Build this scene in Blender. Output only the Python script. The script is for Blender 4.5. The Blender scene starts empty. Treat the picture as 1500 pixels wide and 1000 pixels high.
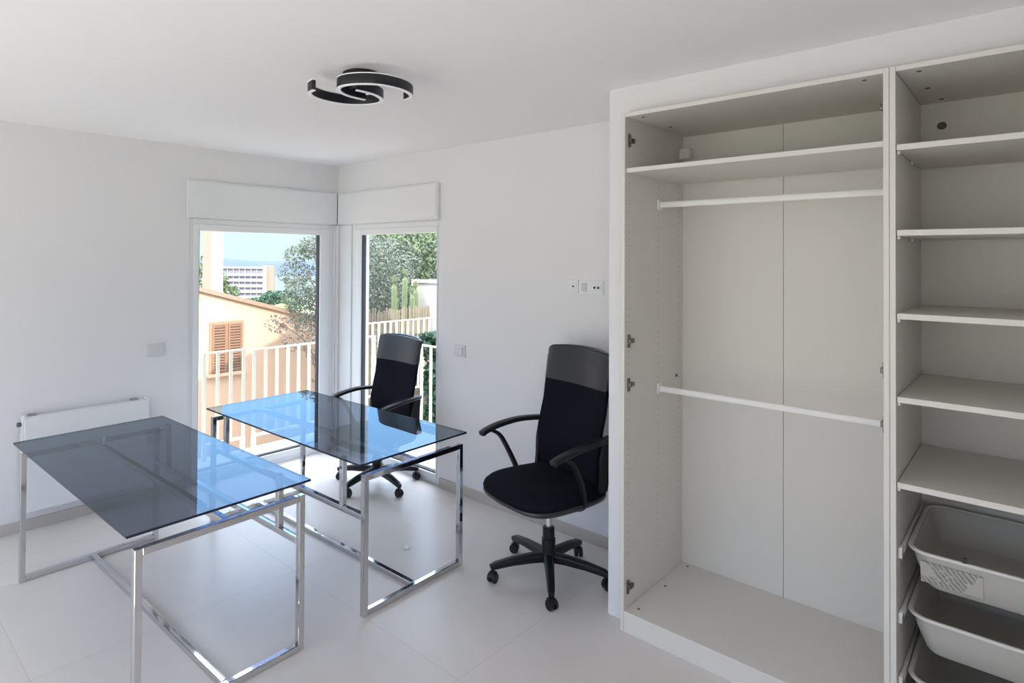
import bpy, bmesh, math, random
from mathutils import Vector, Matrix
SC = bpy.context.scene
COL = SC.collection
PI = math.pi

# ------------------------------------------------------------------ materials
MATS = {}
def mat(name, color, rough=0.5, metal=0.0, spec=0.5, noise=0.0, nscale=8.0, bump=0.0, bscale=60.0, coat=0.0):
    if name in MATS: return MATS[name]
    m = bpy.data.materials.new(name); m.use_nodes = True
    nt = m.node_tree; b = nt.nodes['Principled BSDF']
    b.inputs['Base Color'].default_value = (*color, 1)
    b.inputs['Roughness'].default_value = rough
    b.inputs['Metallic'].default_value = metal
    b.inputs['Specular IOR Level'].default_value = spec
    b.inputs['Coat Weight'].default_value = coat
    if noise or bump:
        tc = nt.nodes.new('ShaderNodeTexCoord')
    if noise:
        n = nt.nodes.new('ShaderNodeTexNoise'); n.inputs['Scale'].default_value = nscale; n.inputs['Detail'].default_value = 5
        nt.links.new(tc.outputs['Object'], n.inputs['Vector'])
        mx = nt.nodes.new('ShaderNodeMix'); mx.data_type = 'RGBA'
        mx.inputs['A'].default_value = (*[c*(1-noise) for c in color], 1)
        mx.inputs['B'].default_value = (*[min(1, c*(1+noise)) for c in color], 1)
        nt.links.new(n.outputs['Fac'], mx.inputs['Factor'])
        nt.links.new(mx.outputs['Result'], b.inputs['Base Color'])
    if bump:
        n2 = nt.nodes.new('ShaderNodeTexNoise'); n2.inputs['Scale'].default_value = bscale; n2.inputs['Detail'].default_value = 4
        nt.links.new(tc.outputs['Object'], n2.inputs['Vector'])
        bp = nt.nodes.new('ShaderNodeBump'); bp.inputs['Strength'].default_value = bump; bp.inputs['Distance'].default_value = 0.002
        nt.links.new(n2.outputs['Fac'], bp.inputs['Height']); nt.links.new(bp.outputs['Normal'], b.inputs['Normal'])
    MATS[name] = m
    return m

def glass(name, tint, ior, rough=0.0, refl=(1, 1, 1)):
    m = bpy.data.materials.new(name); m.use_nodes = True
    nt = m.node_tree; nt.nodes.remove(nt.nodes['Principled BSDF'])
    out = nt.nodes['Material Output']
    tr = nt.nodes.new('ShaderNodeBsdfTransparent'); tr.inputs['Color'].default_value = (*tint, 1)
    gl = nt.nodes.new('ShaderNodeBsdfGlossy'); gl.inputs['Roughness'].default_value = rough; gl.inputs['Color'].default_value = (*refl, 1)
    fr = nt.nodes.new('ShaderNodeFresnel'); fr.inputs['IOR'].default_value = ior
    geo = nt.nodes.new('ShaderNodeNewGeometry')
    # only the outer face of the pane mirrors; the inner face just tints
    sub = nt.nodes.new('ShaderNodeMath'); sub.operation = 'SUBTRACT'; sub.inputs[0].default_value = 1.0
    mul = nt.nodes.new('ShaderNodeMath'); mul.operation = 'MULTIPLY'
    nt.links.new(geo.outputs['Backfacing'], sub.inputs[1])
    nt.links.new(sub.outputs[0], mul.inputs[0]); nt.links.new(fr.outputs[0], mul.inputs[1])
    mix = nt.nodes.new('ShaderNodeMixShader')
    nt.links.new(mul.outputs[0], mix.inputs[0]); nt.links.new(tr.outputs[0], mix.inputs[1]); nt.links.new(gl.outputs[0], mix.inputs[2])
    nt.links.new(mix.outputs[0], out.inputs['Surface'])
    return m

def pegboard(name, color):
    """white laminate with two columns of small drilled holes every 32 mm"""
    m = mat(name, color, 0.42)
    nt = m.node_tree; b = nt.nodes['Principled BSDF']
    tc = nt.nodes.new('ShaderNodeTexCoord'); sp = nt.nodes.new('ShaderNodeSeparateXYZ')
    nt.links.new(tc.outputs['Object'], sp.inputs[0])
    def M(op, a, c):
        n = nt.nodes.new('ShaderNodeMath'); n.operation = op
        for i, v in enumerate((a, c)):
            if v is None: continue
            if isinstance(v, (int, float)): n.inputs[i].default_value = v
            else: nt.links.new(v, n.inputs[i])
        return n.outputs[0]
    fz = M('SUBTRACT', M('MULTIPLY', M('FRACT', M('DIVIDE', sp.outputs[2], 0.032), None), 0.032), 0.016)
    hit = None
    for y in (0.045, 0.345, 0.585):
        dy = M('SUBTRACT', sp.outputs[1], y)
        r = M('ADD', M('MULTIPLY', dy, dy), M('MULTIPLY', fz, fz))
        h = M('LESS_THAN', r, 0.0028 ** 2)
        hit = h if hit is None else M('MAXIMUM', hit, h)
    rng = M('MULTIPLY', M('GREATER_THAN', sp.outputs[2], 0.25), M('LESS_THAN', sp.outputs[2], 2.2))
    hit = M('MULTIPLY', hit, rng)
    mx = nt.nodes.new('ShaderNodeMix'); mx.data_type = 'RGBA'
    mx.inputs['A'].default_value = (*color, 1); mx.inputs['B'].default_value = (0.16, 0.14, 0.12, 1)
    nt.links.new(hit, mx.inputs['Factor']); nt.links.new(mx.outputs['Result'], b.inputs['Base Color'])
    return m

# ------------------------------------------------------------------ geometry helpers
def new_bm(): return bmesh.new()
def box(bm, lo, hi, bev=0.0, seg=2):
    c = [(a+b)/2 for a, b in zip(lo, hi)]; s = [abs(b-a) for a, b in zip(lo, hi)]
    r = bmesh.ops.create_cube(bm, size=1.0, matrix=Matrix.Translation(c) @ Matrix.Diagonal((*s, 1)))
    bev = min(bev, 0.24*min(s))
    if bev > 0:
        es = list({e for v in r['verts'] for e in v.link_edges})
        bmesh.ops.bevel(bm, geom=es, offset=bev, segments=seg, profile=0.5, affect='EDGES')
def lathe(bm, prof, seg=24, center=(0, 0, 0), axis='Z'):
    rings = []
    for r, z in prof:
        ring = []
        for i in range(seg):
            a = 2*PI*i/seg
            p = (r*math.cos(a), r*math.sin(a), z)
            if axis == 'X': p = (p[2], p[0], p[1])
            if axis == 'Y': p = (p[0], p[2], p[1])
            ring.append(bm.verts.new(Vector(p)+Vector(center)))
        rings.append(ring)
    for a, b in zip(rings, rings[1:]):
        for i in range(seg):
            j = (i+1) % seg
            bm.faces.new((a[i], a[j], b[j], b[i]))
    bm.faces.new(rings[0][::-1]); bm.faces.new(rings[-1])
def sweep(bm, path, sec, up=(0, 0, 1), closed=False, caps=True, scale=None):
    """sweep 2D section [(side, up)...] along 3D path"""
    P = [Vector(p) for p in path]; n = len(P); up = Vector(up); rings = []
    for i, p in enumerate(P):
        if closed: t = P[(i+1) % n]-P[i-1]
        else: t = P[min(i+1, n-1)]-P[max(i-1, 0)]
        t.normalize()
        s = t.cross(up)
        if s.length < 1e-4: s = t.cross(Vector((1, 0, 0)))
        s.normalize(); u = s.cross(t).normalized()
        k = scale[i] if scale else 1.0
        rings.append([bm.verts.new(p+s*(a*k)+u*(b*k)) for a, b in sec])
    m = len(sec)
    rng = range(n) if closed else range(n-1)
    for i in rng:
        a, b = rings[i], rings[(i+1) % n]
        for k in range(m):
            l = (k+1) % m
            bm.faces.new((a[k], a[l], b[l], b[k]))
    if caps and not closed:
        bm.faces.new(rings[0][::-1]); bm.faces.new(rings[-1])
def circ(r, n=10): return [(r*math.cos(2*PI*i/n), r*math.sin(2*PI*i/n)) for i in range(n)]
def rrect(w, h, r, k=3):
    pts = []
    for cx, cy, a0 in ((w/2-r, h/2-r, 0), (-w/2+r, h/2-r, 90), (-w/2+r, -h/2+r, 180), (w/2-r, -h/2+r, 270)):
        for i in range(k+1):
            a = math.radians(a0+90*i/k); pts.append((cx+r*math.cos(a), cy+r*math.sin(a)))
    return pts
def loft(bm, rings, cap0=True, cap1=True):
    R = [[bm.verts.new(p) for p in r] for r in rings]
    m = len(R[0])
    for a, b in zip(R, R[1:]):
        for k in range(m):
            l = (k+1) % m
            bm.faces.new((a[k], a[l], b[l], b[k]))
    if cap0: bm.faces.new(R[0][::-1])
    if cap1: bm.faces.new(R[-1])
def smooth_path(pts, n=8):
    """Catmull-Rom through pts"""
    P = [Vector(p) for p in pts]; out = []
    for i in range(len(P)-1):
        p0 = P[max(i-1, 0)]; p1 = P[i]; p2 = P[i+1]; p3 = P[min(i+2, len(P)-1)]
        for k in range(n):
            t = k/n
            out.append(0.5*((2*p1)+(-p0+p2)*t+(2*p0-5*p1+4*p2-p3)*t*t+(-p0+3*p1-3*p2+p3)*t**3))
    out.append(P[-1]); return out

def obj(name, bm, m, parent=None, smooth=False, label=None):
    bmesh.ops.recalc_face_normals(bm, faces=bm.faces[:])
    me = bpy.data.meshes.new(name); bm.to_mesh(me); bm.free()
    if m: me.materials.append(m)
    if smooth:
        for p in me.polygons: p.use_smooth = True
        try: me.set_sharp_from_angle(angle=math.radians(38))
        except Exception: pass
    o = bpy.data.objects.new(name, me); COL.objects.link(o)
    if parent: o.parent = parent
    if label: o['label'] = label
    return o
def bx(name, lo, hi, m, parent=None, bev=0.0, label=None):
    bm = new_bm(); box(bm, lo, hi, bev); return obj(name, bm, m, parent, False, label)
def tag(o, label, cat, group=None, kind=None):
    o['label'] = label; o['category'] = cat
    if group: o['group'] = group
    if kind: o['kind'] = kind
    return o
def thing(name, label, cat, loc=(0, 0, 0), rz=0.0, group=None):
    o = bpy.data.objects.new(name, None); COL.objects.link(o)
    o.empty_display_size = 0.1
    o.location = loc; o.rotation_euler = (0, 0, rz)
    return tag(o, label, cat, group)
def struct(o, label, cat='room'):
    o['kind'] = 'structure'; o['label'] = label; o['category'] = cat
    return o
def copy_tree(o, parent=None):
    c = o.copy(); COL.objects.link(c)
    if parent: c.parent = parent
    for ch in list(o.children): copy_tree(ch, c)
    return c

# ------------------------------------------------------------------ colours
WALL = mat('wall_paint', (0.745, 0.735, 0.75), 0.75, bump=0.06, bscale=90)
CEIL = mat('ceiling_paint', (0.90, 0.88, 0.88), 0.8, bump=0.05, bscale=90)
WHITE = mat('white_lacquer', (0.75, 0.755, 0.77), 0.35)
PVC = mat('white_window_profile', (0.77, 0.775, 0.795), 0.3)
LAM = mat('white_laminate', (0.70, 0.67, 0.63), 0.42)
PEG = pegboard('white_laminate_drilled', (0.70, 0.67, 0.63))
RAILW = mat('white_rail_enamel', (0.82, 0.81, 0.79), 0.3)
STEEL = mat('nickel_steel', (0.17, 0.15, 0.13), 0.35, 1.0)
CHROME = mat('chrome', (0.64, 0.64, 0.66), 0.07, 1.0)
BLACKP = mat('black_plastic', (0.010, 0.011, 0.014), 0.38, spec=0.3)
FABRIC = mat('black_mesh_fabric', (0.006, 0.0065, 0.012), 0.85, spec=0.10, bump=0.4, bscale=500)
LEATHER = mat('black_leatherette', (0.024, 0.024, 0.027), 0.30, bump=0.12, bscale=220)
LAMPB = mat('black_lamp_metal', (0.010, 0.010, 0.016), 0.45)
OPAL = mat('opal_diffuser', (0.95, 0.95, 0.96), 0.4)
DARK = mat('dark_gap', (0.03, 0.03, 0.035), 0.6)
SMOKE = glass('smoked_glass', (0.34, 0.37, 0.45), 1.55, 0.004, (0.86, 0.95, 1.0))
PANE = glass('clear_pane', (0.985, 0.99, 0.99), 1.35)
BINP = mat('grey_white_plastic', (0.46, 0.445, 0.41), 0.45)

# floor: large pale stone tiles with thin joints
FLOOR = mat('floor_tiles', (0.50, 0.47, 0.445), 0.32, spec=0.5)
def build_floor_mat(m):
    nt = m.node_tree; b = nt.nodes['Principled BSDF']
    tc = nt.nodes.new('ShaderNodeTexCoord')
    mp = nt.nodes.new('ShaderNodeMapping'); mp.inputs['Location'].default_value = (0.30, 0.755, 0)
    nt.links.new(tc.outputs['Object'], mp.inputs['Vector'])
    br = nt.nodes.new('ShaderNodeTexBrick'); br.offset = 0.0; br.inputs['Scale'].default_value = 1.0
    br.inputs['Brick Width'].default_value = 1.2; br.inputs['Row Height'].default_value = 1.2
    br.inputs['Mortar Size'].default_value = 0.0016; br.inputs['Mortar Smooth'].default_value = 0.2
    br.inputs['Color1'].default_value = (1, 1, 1, 1); br.inputs['Color2'].default_value = (0.97, 0.97, 0.97, 1)
    br.inputs['Mortar'].default_value = (0.82, 0.81, 0.80, 1)
    nt.links.new(mp.outputs[0], br.inputs['Vector'])
    n = nt.nodes.new('ShaderNodeTexNoise'); n.inputs['Scale'].default_value = 3.0; n.inputs['Detail'].default_value = 6
    nt.links.new(tc.outputs['Object'], n.inputs['Vector'])
    mx = nt.nodes.new('ShaderNodeMix'); mx.data_type = 'RGBA'
    mx.inputs['A'].default_value = (0.69, 0.645, 0.615, 1); mx.inputs['B'].default_value = (0.76, 0.715, 0.685, 1)
    nt.links.new(n.outputs['Fac'], mx.inputs['Factor'])
    mu = nt.nodes.new('ShaderNodeMix'); mu.data_type = 'RGBA'; mu.blend_type = 'MULTIPLY'; mu.inputs['Factor'].default_value = 1.0
    nt.links.new(mx.outputs['Result'], mu.inputs['A']); nt.links.new(br.outputs['Color'], mu.inputs['B'])
    nt.links.new(mu.outputs['Result'], b.inputs['Base Color'])
build_floor_mat(FLOOR)
BASET = mat('skirting_tile', (0.50, 0.46, 0.42), 0.4, noise=0.05, nscale=4)

# ------------------------------------------------------------------ room shell
XA, YB, H = -3.08, 0.658, 2.49       # left wall plane, right wall plane, ceiling
XR, YK = 2.35, -4.7                  # far sides of the room behind the photographer
TW = 0.28
AY0, AY1 = -0.668, YB                # opening in the left wall
BX0, BX1 = XA, -1.802                # opening in the right wall
OPH = 1.965                          # opening height (below the shutter boxes)

struct(bx('floor', (XA-TW, YK-TW, -0.12), (XR+TW, YB+TW, 0.0), FLOOR), 'pale beige large format stone tile floor with thin joints', 'floor')
struct(bx('ceiling', (XA-TW, YK-TW, H), (XR+TW, YB+TW, H+0.22), CEIL), 'plain white painted ceiling', 'ceiling')
bm = new_bm()
box(bm, (XA-TW, YK-TW, 0), (XA, AY0, H)); box(bm, (XA-TW, AY0, OPH), (XA, YB+TW, H))
struct(obj('wall_left', bm, WALL), 'white wall with the radiator and the wider corner window', 'wall')
bm = new_bm()
box(bm, (BX1, YB, 0), (XR+TW, YB+TW, H)); box(bm, (XA, YB, OPH), (BX1, YB+TW, H))
struct(obj('wall_right', bm, WALL), 'white wall with sockets behind the office chairs', 'wall')
# recess that holds the wardrobes: side stub and bulkhead
bm = new_bm()
box(bm, (-0.104, 0.08, 0), (-0.003, YB-0.001, 2.36)); box(bm, (-0.104, 0.08, 2.36), (XR, YB-0.001, H)); box(bm, (2.004, 0.08, 0), (XR, YB-0.001, 2.36))
struct(obj('wall_recess', bm, WALL), 'white plastered wall end and bulkhead around the wardrobes', 'wall')
bm = new_bm()
SY0, SY1, SZ0, SZ1 = -4.3, -3.0, 0.9, 2.15
box(bm, (XR, YK-TW, 0), (XR+TW, SY0, H)); box(bm, (XR, SY1, 0), (XR+TW, YB, H)); box(bm, (XR, SY0, 0), (XR+TW, SY1, SZ0)); box(bm, (XR, SY0, SZ1), (XR+TW, SY1, H))
struct(obj('wall_side', bm, WALL), 'white wall beyond the wardrobes', 'wall')
bm = new_bm()
RX0, RX1, RZ0, RZ1 = -2.4, 1.2, 0.05, 2.25
box(bm, (XA, YK-TW, 0), (RX0, YK, H)); box(bm, (RX1, YK-TW, 0), (XR, YK, H)); box(bm, (RX0, YK-TW, RZ1), (RX1, YK, H)); box(bm, (RX0, YK-TW, 0), (RX1, YK, RZ0))
struct(obj('wall_back', bm, WALL), 'white wall with an added wide light opening behind the photographer', 'wall')
# skirting tiles
struct(bx('baseboard_left', (XA, YK, 0), (XA+0.010, AY0, 0.068), BASET, bev=0.002), 'beige tile skirting below the radiator wall', 'baseboard')
struct(bx('baseboard_right', (BX1, YB-0.010, 0), (-0.104, YB, 0.068), BASET, bev=0.002), 'beige tile skirting behind the office chairs', 'baseboard')

# unseen mono-pitch roof shaped to cast a shadow on the peach house, rising towards the narrow window side
bm = new_bm()
rp = [(YK-TW, H+0.221), (-3.05, H+0.221), (YB+TW, 4.20), (YB+TW, H+0.221)]
loft(bm, [[(XA-TW, y, z) for y, z in rp], [(XR+TW, y, z) for y, z in rp]])
struct(obj('roof', bm, mat('roof_render', (0.70, 0.66, 0.60), 0.85)), 'unseen sloping roof over the room, shaped to shade the peach house', 'roof')

# corner post between the two windows
bm = new_bm()
box(bm, (XA-0.20, 0.617, 0), (XA+0.002, YB+0.20, OPH), 0.006); box(bm, (XA, YB-0.002, 0), (-2.887, YB+0.20, OPH), 0.006)
box(bm, (XA+0.002, 0.632, 0), (XA+0.028, YB-0.004, OPH), 0.004)
struct(obj('trim_1', bm, PVC), 'white square post in the room corner between the two windows', 'post')

# ------------------------------------------------------------------ windows (frame > sash > gasket, pane)
def window(name, axis, u0, u1, plane, out, label, lw, rw, bot=0.085, top=0.09):
    """axis 'x': frame runs along y in plane x=plane; axis 'y': runs along x in plane y=plane. out: sign towards outside"""
    root = thing(name, label, 'window'); root['kind'] = 'structure'
    def B(bm, a0, a1, z0, z1, d0, d1, bev=0.004):
        p0, p1 = plane+out*d0, plane+out*d1
        if axis == 'x': box(bm, (min(p0, p1), a0, z0), (max(p0, p1), a1, z1), bev)
        else: box(bm, (a0, min(p0, p1), z0), (a1, max(p0, p1), z1), bev)
    f = new_bm(); fw = 0.045
    B(f, u0, u0+fw, 0, OPH, 0.012, 0.092); B(f, u1-fw, u1, 0, OPH, 0.012, 0.092)
    B(f, u0+fw, u1-fw, OPH-fw, OPH, 0.012, 0.092); B(f, u0+fw, u1-fw, 0, 0.04, 0.012, 0.092)
    obj('window_frame', f, PVC, root)
    s = new_bm(); a, b, c, d = u0+fw-0.006, u1-fw+0.006, 0.034, OPH-fw+0.006
    B(s, a, u0+lw, c, d, 0.004, 0.075); B(s, u1-rw, b, c, d, 0.004, 0.075)
    B(s, u0+lw, u1-rw, OPH-top, d, 0.004, 0.075); B(s, u0+lw, u1-rw, c, bot, 0.004, 0.075)
    sash = obj('sash', s, PVC, root)
    g = new_bm(); gw = 0.009
    B(g, u0+lw-0.001, u0+lw+gw, bot, OPH-top, 0.022, 0.060, 0); B(g, u1-rw-gw, u1-rw+0.001, bot, OPH-top, 0.022, 0.060, 0)
    B(g, u0+lw, u1-rw, bot-0.001, bot+gw, 0.022, 0.060, 0)
    obj('gasket', g, mat('black_rubber_gasket', (0.035, 0.033, 0.045), 0.6), sash)
    p = new_bm(); B(p, u0+lw+0.001, u1-rw-0.001, bot+0.001, OPH-top-0.001, 0.032, 0.052, 0)
    obj('pane', p, PANE, sash, label='clear glass pane')
    return root
window('window_1', 'x', AY0, 0.617, XA, -1, 'full height white framed window in the left wall facing the peach house', 0.08, 0.140)
window('window_2', 'y', -2.887, BX1, YB, 1, 'narrower full height white framed window behind the office chair', 0.122, 0.048, 0.075)
# added unseen framed opening for the rear fill light, behind the photographer
root = thing('rear_light_opening', 'added wide white framed light opening behind the photographer', 'window'); root['kind'] = 'structure'
bm = new_bm()
for x in (RX0, (RX0*2+RX1)/3, (RX0+2*RX1)/3, RX1-0.07): box(bm, (x, YK-0.12, RZ0), (x+0.07, YK-0.04, RZ1), 0.004)
for z in (RZ0, RZ1-0.07): box(bm, (RX0, YK-0.119, z), (RX1, YK-0.041, z+0.07), 0.004)
obj('window_frame', bm, PVC, root, True)

root = thing('side_light_opening', 'added white framed light opening in the side wall behind the photographer', 'window'); root['kind'] = 'structure'  # invented side opening, unseen, holds the side fill light
bm = new_bm()
for y in (SY0, (SY0+SY1)/2-0.03, SY1-0.06): box(bm, (XR+0.06, y, SZ0), (XR+0.13, y+0.06, SZ1), 0.004)
for z in (SZ0, SZ1-0.06): box(bm, (XR+0.061, SY0, z), (XR+0.129, SY1, z+0.06), 0.004)
obj('window_frame', bm, PVC, root, True)

# roller shutter boxes above the windows
def shutter_box(name, lo, hi, label, axis):
    r = thing(name, label, 'shutter box', ((lo[0]+hi[0])/2, (lo[1]+hi[1])/2, lo[2]))
    o = Vector(r.location)
    L = [Vector(lo)-o, Vector(hi)-o]
    bx('housing', L[0], L[1], WHITE, r, 0.004)
    e = 0.006
    if axis == 'x': bx('cover_panel', (L[1].x-0.004, L[0].y+0.012, 0.014), (L[1].x+e, L[1].y-0.006, L[1].z-0.012), WHITE, r, 0.003)
    else: bx('cover_panel', (L[0].x+0.008, L[0].y-e, 0.014), (L[1].x-0.012, L[0].y+0.004, L[1].z-0.012), WHITE, r, 0.003)
    return r
shutter_box('roller_shutter_box', (XA+0.001, -0.69, 1.972), (XA+0.030, 0.626, 2.243), 'long white roller shutter box above the peach house window', 'x')
shutter_box('roller_shutter_box', (XA+0.034, YB-0.030, 1.972), (-1.812, YB-0.001, 2.243), 'short white roller shutter box above the window behind the chair', 'y')

# ------------------------------------------------------------------ switches and sockets
SWP = mat('switch_plastic', (0.66, 0.66, 0.67), 0.35)
def switch(name, c, w, h, axis, label, rocker=True, dx=0.0):
    r = thing(name, label, 'light switch', c)
    if axis == 'x':
        bx('cover_plate', (0.0005, -w/2, -h/2), (0.012, w/2, h/2), SWP, r, 0.003)
        bx('rocker', (0.008, -w*0.06, -h*0.32), (0.020, w*0.38, h*0.32), SWP, r, 0.002)
    else:
        bx('cover_plate', (-w/2, -0.009, -h/2), (w/2, -0.0005, h/2), SWP, r, 0.003)
        bx('rocker', (-w*0.08, -0.020, -h*0.34), (w*0.36, -0.008, h*0.30), SWP, r, 0.003)
    return r
switch('light_switch', (XA, -0.895, 1.028), 0.115, 0.085, 'x', 'white light switch plate on the left wall above the radiator')
switch('light_switch', (-1.602, YB, 1.020), 0.105, 0.085, 'y', 'white light switch with raised rocker right of the narrow window')
r = thing('antenna_socket', 'small square white aerial socket beside the double power socket', 'socket', (-0.664, YB, 1.516))
bx('cover_plate', (-0.036, -0.008, -0.040), (0.036, -0.0005, 0.040), WHITE, r, 0.003)
bx('insert', (-0.022, -0.011, -0.024), (0.024, -0.007, 0.024), WHITE, r, 0.002)
bm = new_bm(); lathe(bm, [(0.0055, 0.0), (0.0055, 0.004)], 14, (0.004, -0.0145, 0), 'Y'); obj('jack', bm, DARK, r)
r = thing('power_socket', 'white double plate with a grey rocker and a two pin power socket', 'socket', (-0.543, YB, 1.513))
bx('cover_plate', (-0.082, -0.008, -0.040), (0.082, -0.0005, 0.040), WHITE, r, 0.003)
bx('rocker', (-0.060, -0.012, -0.024), (-0.026, -0.007, 0.026), mat('grey_rocker', (0.55, 0.55, 0.55), 0.4), r, 0.002, label='grey rocker')
bx('socket_insert', (0.010, -0.011, -0.026), (0.072, -0.007, 0.026), WHITE, r, 0.002)
for x in (0.028, 0.053):
    bm = new_bm(); lathe(bm, [(0.0075, 0.0), (0.0075, 0.003)], 14, (x, -0.0135, 0), 'Y'); obj('pin_hole', bm, DARK, r)

# ------------------------------------------------------------------ radiator
r = thing('radiator', 'flat white panel radiator low on the left wall behind the near desk', 'radiator', (XA, -1.327, 0))
bx('front_panel', (0.075, -0.356, 0.135), (0.092, 0.352, 0.700), WHITE, r, 0.006)
bm = new_bm(); box(bm, (0.028, -0.350, 0.150), (0.0745, 0.346, 0.690), 0.003); obj('convector', bm, WHITE, r, True)
bm = new_bm()
box(bm, (0.028, -0.353, 0.690), (0.078, 0.349, 0.704), 0.002)
obj('top_grille', bm, WHITE, r, True)
for y0 in (-0.366, 0.346): bx('side_cover', (0.026, y0, 0.150), (0.088, y0+0.016, 0.716), WHITE, r, 0.004)
for y in (-0.305, 0.285): bx('bracket', (0.0005, y-0.022, 0.690), (0.045, y+0.022, 0.712), mat('grey_bracket', (0.30, 0.30, 0.31), 0.5), r, 0.003, label='small grey wall bracket')
bm = new_bm(); lathe(bm, [(0.011, 0), (0.013, 0.004), (0.013, 0.018), (0.008, 0.022)], 14, (0.055, -0.388, 0.665), 'Y'); obj('bleed_valve', bm, STEEL, r, True)

# ------------------------------------------------------------------ ceiling lamp: two interlocking arcs
LC = Vector((-0.750, -0.920, 0)); ZL = 2.418
lamp = thing('ceiling_lamp', 'black ceiling lamp of two interlocking curved arcs with white edges', 'lamp', (LC.x-0.014, LC.y+0.014, H))
bm = new_bm(); lathe(bm, [(0.078, -0.0005), (0.080, -0.004), (0.080, -0.030), (0.074, -0.034)], 40); obj('ceiling_plate', bm, LAMPB, lamp, True)
arc1 = [(-0.669, -0.732), (-0.612, -0.747), (-0.571, -0.80), (-0.553, -0.875), (-0.567, -0.968), (-0.622, -1.033), (-0.695, -1.060), (-0.755, -1.035), (-0.793, -0.975), (-0.803, -0.915), (-0.800, -0.858)]
A1 = smooth_path([(x-LC.x, y-LC.y, ZL-H) for x, y in arc1], 6)
A2 = [Vector((-p.x, -p.y, p.z)) for p in A1]
for path in (A1, A2):
    bm = new_bm(); sweep(bm, path, rrect(0.016, 0.041, 0.002, 2)); arc = obj('arc_band', bm, LAMPB, lamp, True)
    for s in (-1, 1):
        bm = new_bm(); sweep(bm, [p+Vector((0, 0, s*0.0228)) for p in path], rrect(0.018, 0.0045, 0.002, 2)); obj('diffuser_strip', bm, OPAL, arc, True, 'white light strip')
for a in (0.7, 0.7+PI):
    d = Vector((math.cos(a), math.sin(a), 0))*0.055
    bm = new_bm(); box(bm, (d.x-0.014, d.y-0.014, ZL-H+0.012), (d.x+0.014, d.y+0.014, -0.030), 0.002); obj('spacer', bm, LAMPB, lamp, True)
    # arm from the plate out to each arc
    q = min(A1 if a < 2 else A2, key=lambda p: (Vector((p.x, p.y, 0))-d).length)
    bm = new_bm(); sweep(bm, [(d.x, d.y, ZL-H+0.010), (q.x, q.y, ZL-H+0.010)], rrect(0.024, 0.014, 0.002, 1)); obj('arm', bm, LAMPB, lamp, True)

# ------------------------------------------------------------------ desks
T = 0.028
def bar(bm, a, b, t=T, bev=0.003):
    lo = [min(a[i], b[i])-(t/2 if a[i] == b[i] else 0) for i in range(3)]
    hi = [max(a[i], b[i])+(t/2 if a[i] == b[i] else 0) for i in range(3)]
    box(bm, lo, hi, bev)
def make_desk(label):
    d = thing('glass_desk', label, 'desk', group='chrome desks with smoked glass tops')
    X, Y, Z = 0.751, 0.336, 0.648
    gt_ = bx('glass_top', (-0.766, -0.378, 0.711), (0.766, 0.378, 0.721), SMOKE, d, 0.0015, label='smoked grey glass top')
    gt_.data.materials.append(mat('dark_glass_edge', (0.012, 0.017, 0.035), 0.12))
    for p in gt_.data.polygons:
        if abs(p.normal.z) < 0.9: p.material_index = 1
    for s in (-1, 1):
        bm = new_bm(); x = s*X
        bar(bm, (x, -Y, 0.0), (x, -Y, Z+T/2)); bar(bm, (x, Y, 0.0), (x, Y, Z+T/2))
        bar(bm, (x, -Y+T/2, Z), (x, Y-T/2, Z)); bar(bm, (x, -Y+T/2, T/2+0.001), (x, Y-T/2, T/2+0.001))
        obj('leg_frame', bm, CHROME, d)
    xi = X-T/2
    bm = new_bm(); bar(bm, (-xi, 0, Z), (xi, 0, Z)); obj('centre_rail', bm, CHROME, d)
    bm = new_bm(); bar(bm, (-xi, 0, T/2+0.001), (xi, 0, T/2+0.001)); obj('floor_stretcher', bm, CHROME, d)
    bm = new_bm(); bar(bm, (-xi, Y, 0.462), (xi, Y, 0.462)); obj('side_rail', bm, CHROME, d)
    for s in (-1, 1):
        bm = new_bm(); bar(bm, (s*0.585, Y, 0.476), (s*0.585, Y, 0.7105)); obj('post', bm, CHROME, d)
    for x in (-0.60, 0.60):
        bm = new_bm(); lathe(bm, [(0.010, 0.662), (0.010, 0.7105)], 14, (x, 0, 0)); obj('standoff', bm, CHROME, d, True)
    return d
desk_a = make_desk('glass topped chrome desk nearest the radiator, with no chair behind it')
desk_a.location = (-1.655, -1.452, 0); desk_a.rotation_euler.z = math.radians(1.4)
desk_b = copy_tree(desk_a)
desk_b['label'] = 'glass topped chrome desk in front of the window, chair at its far side'
desk_b.location = (-1.665, -0.432, 0); desk_b.rotation_euler.z = math.radians(181.2)

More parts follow.
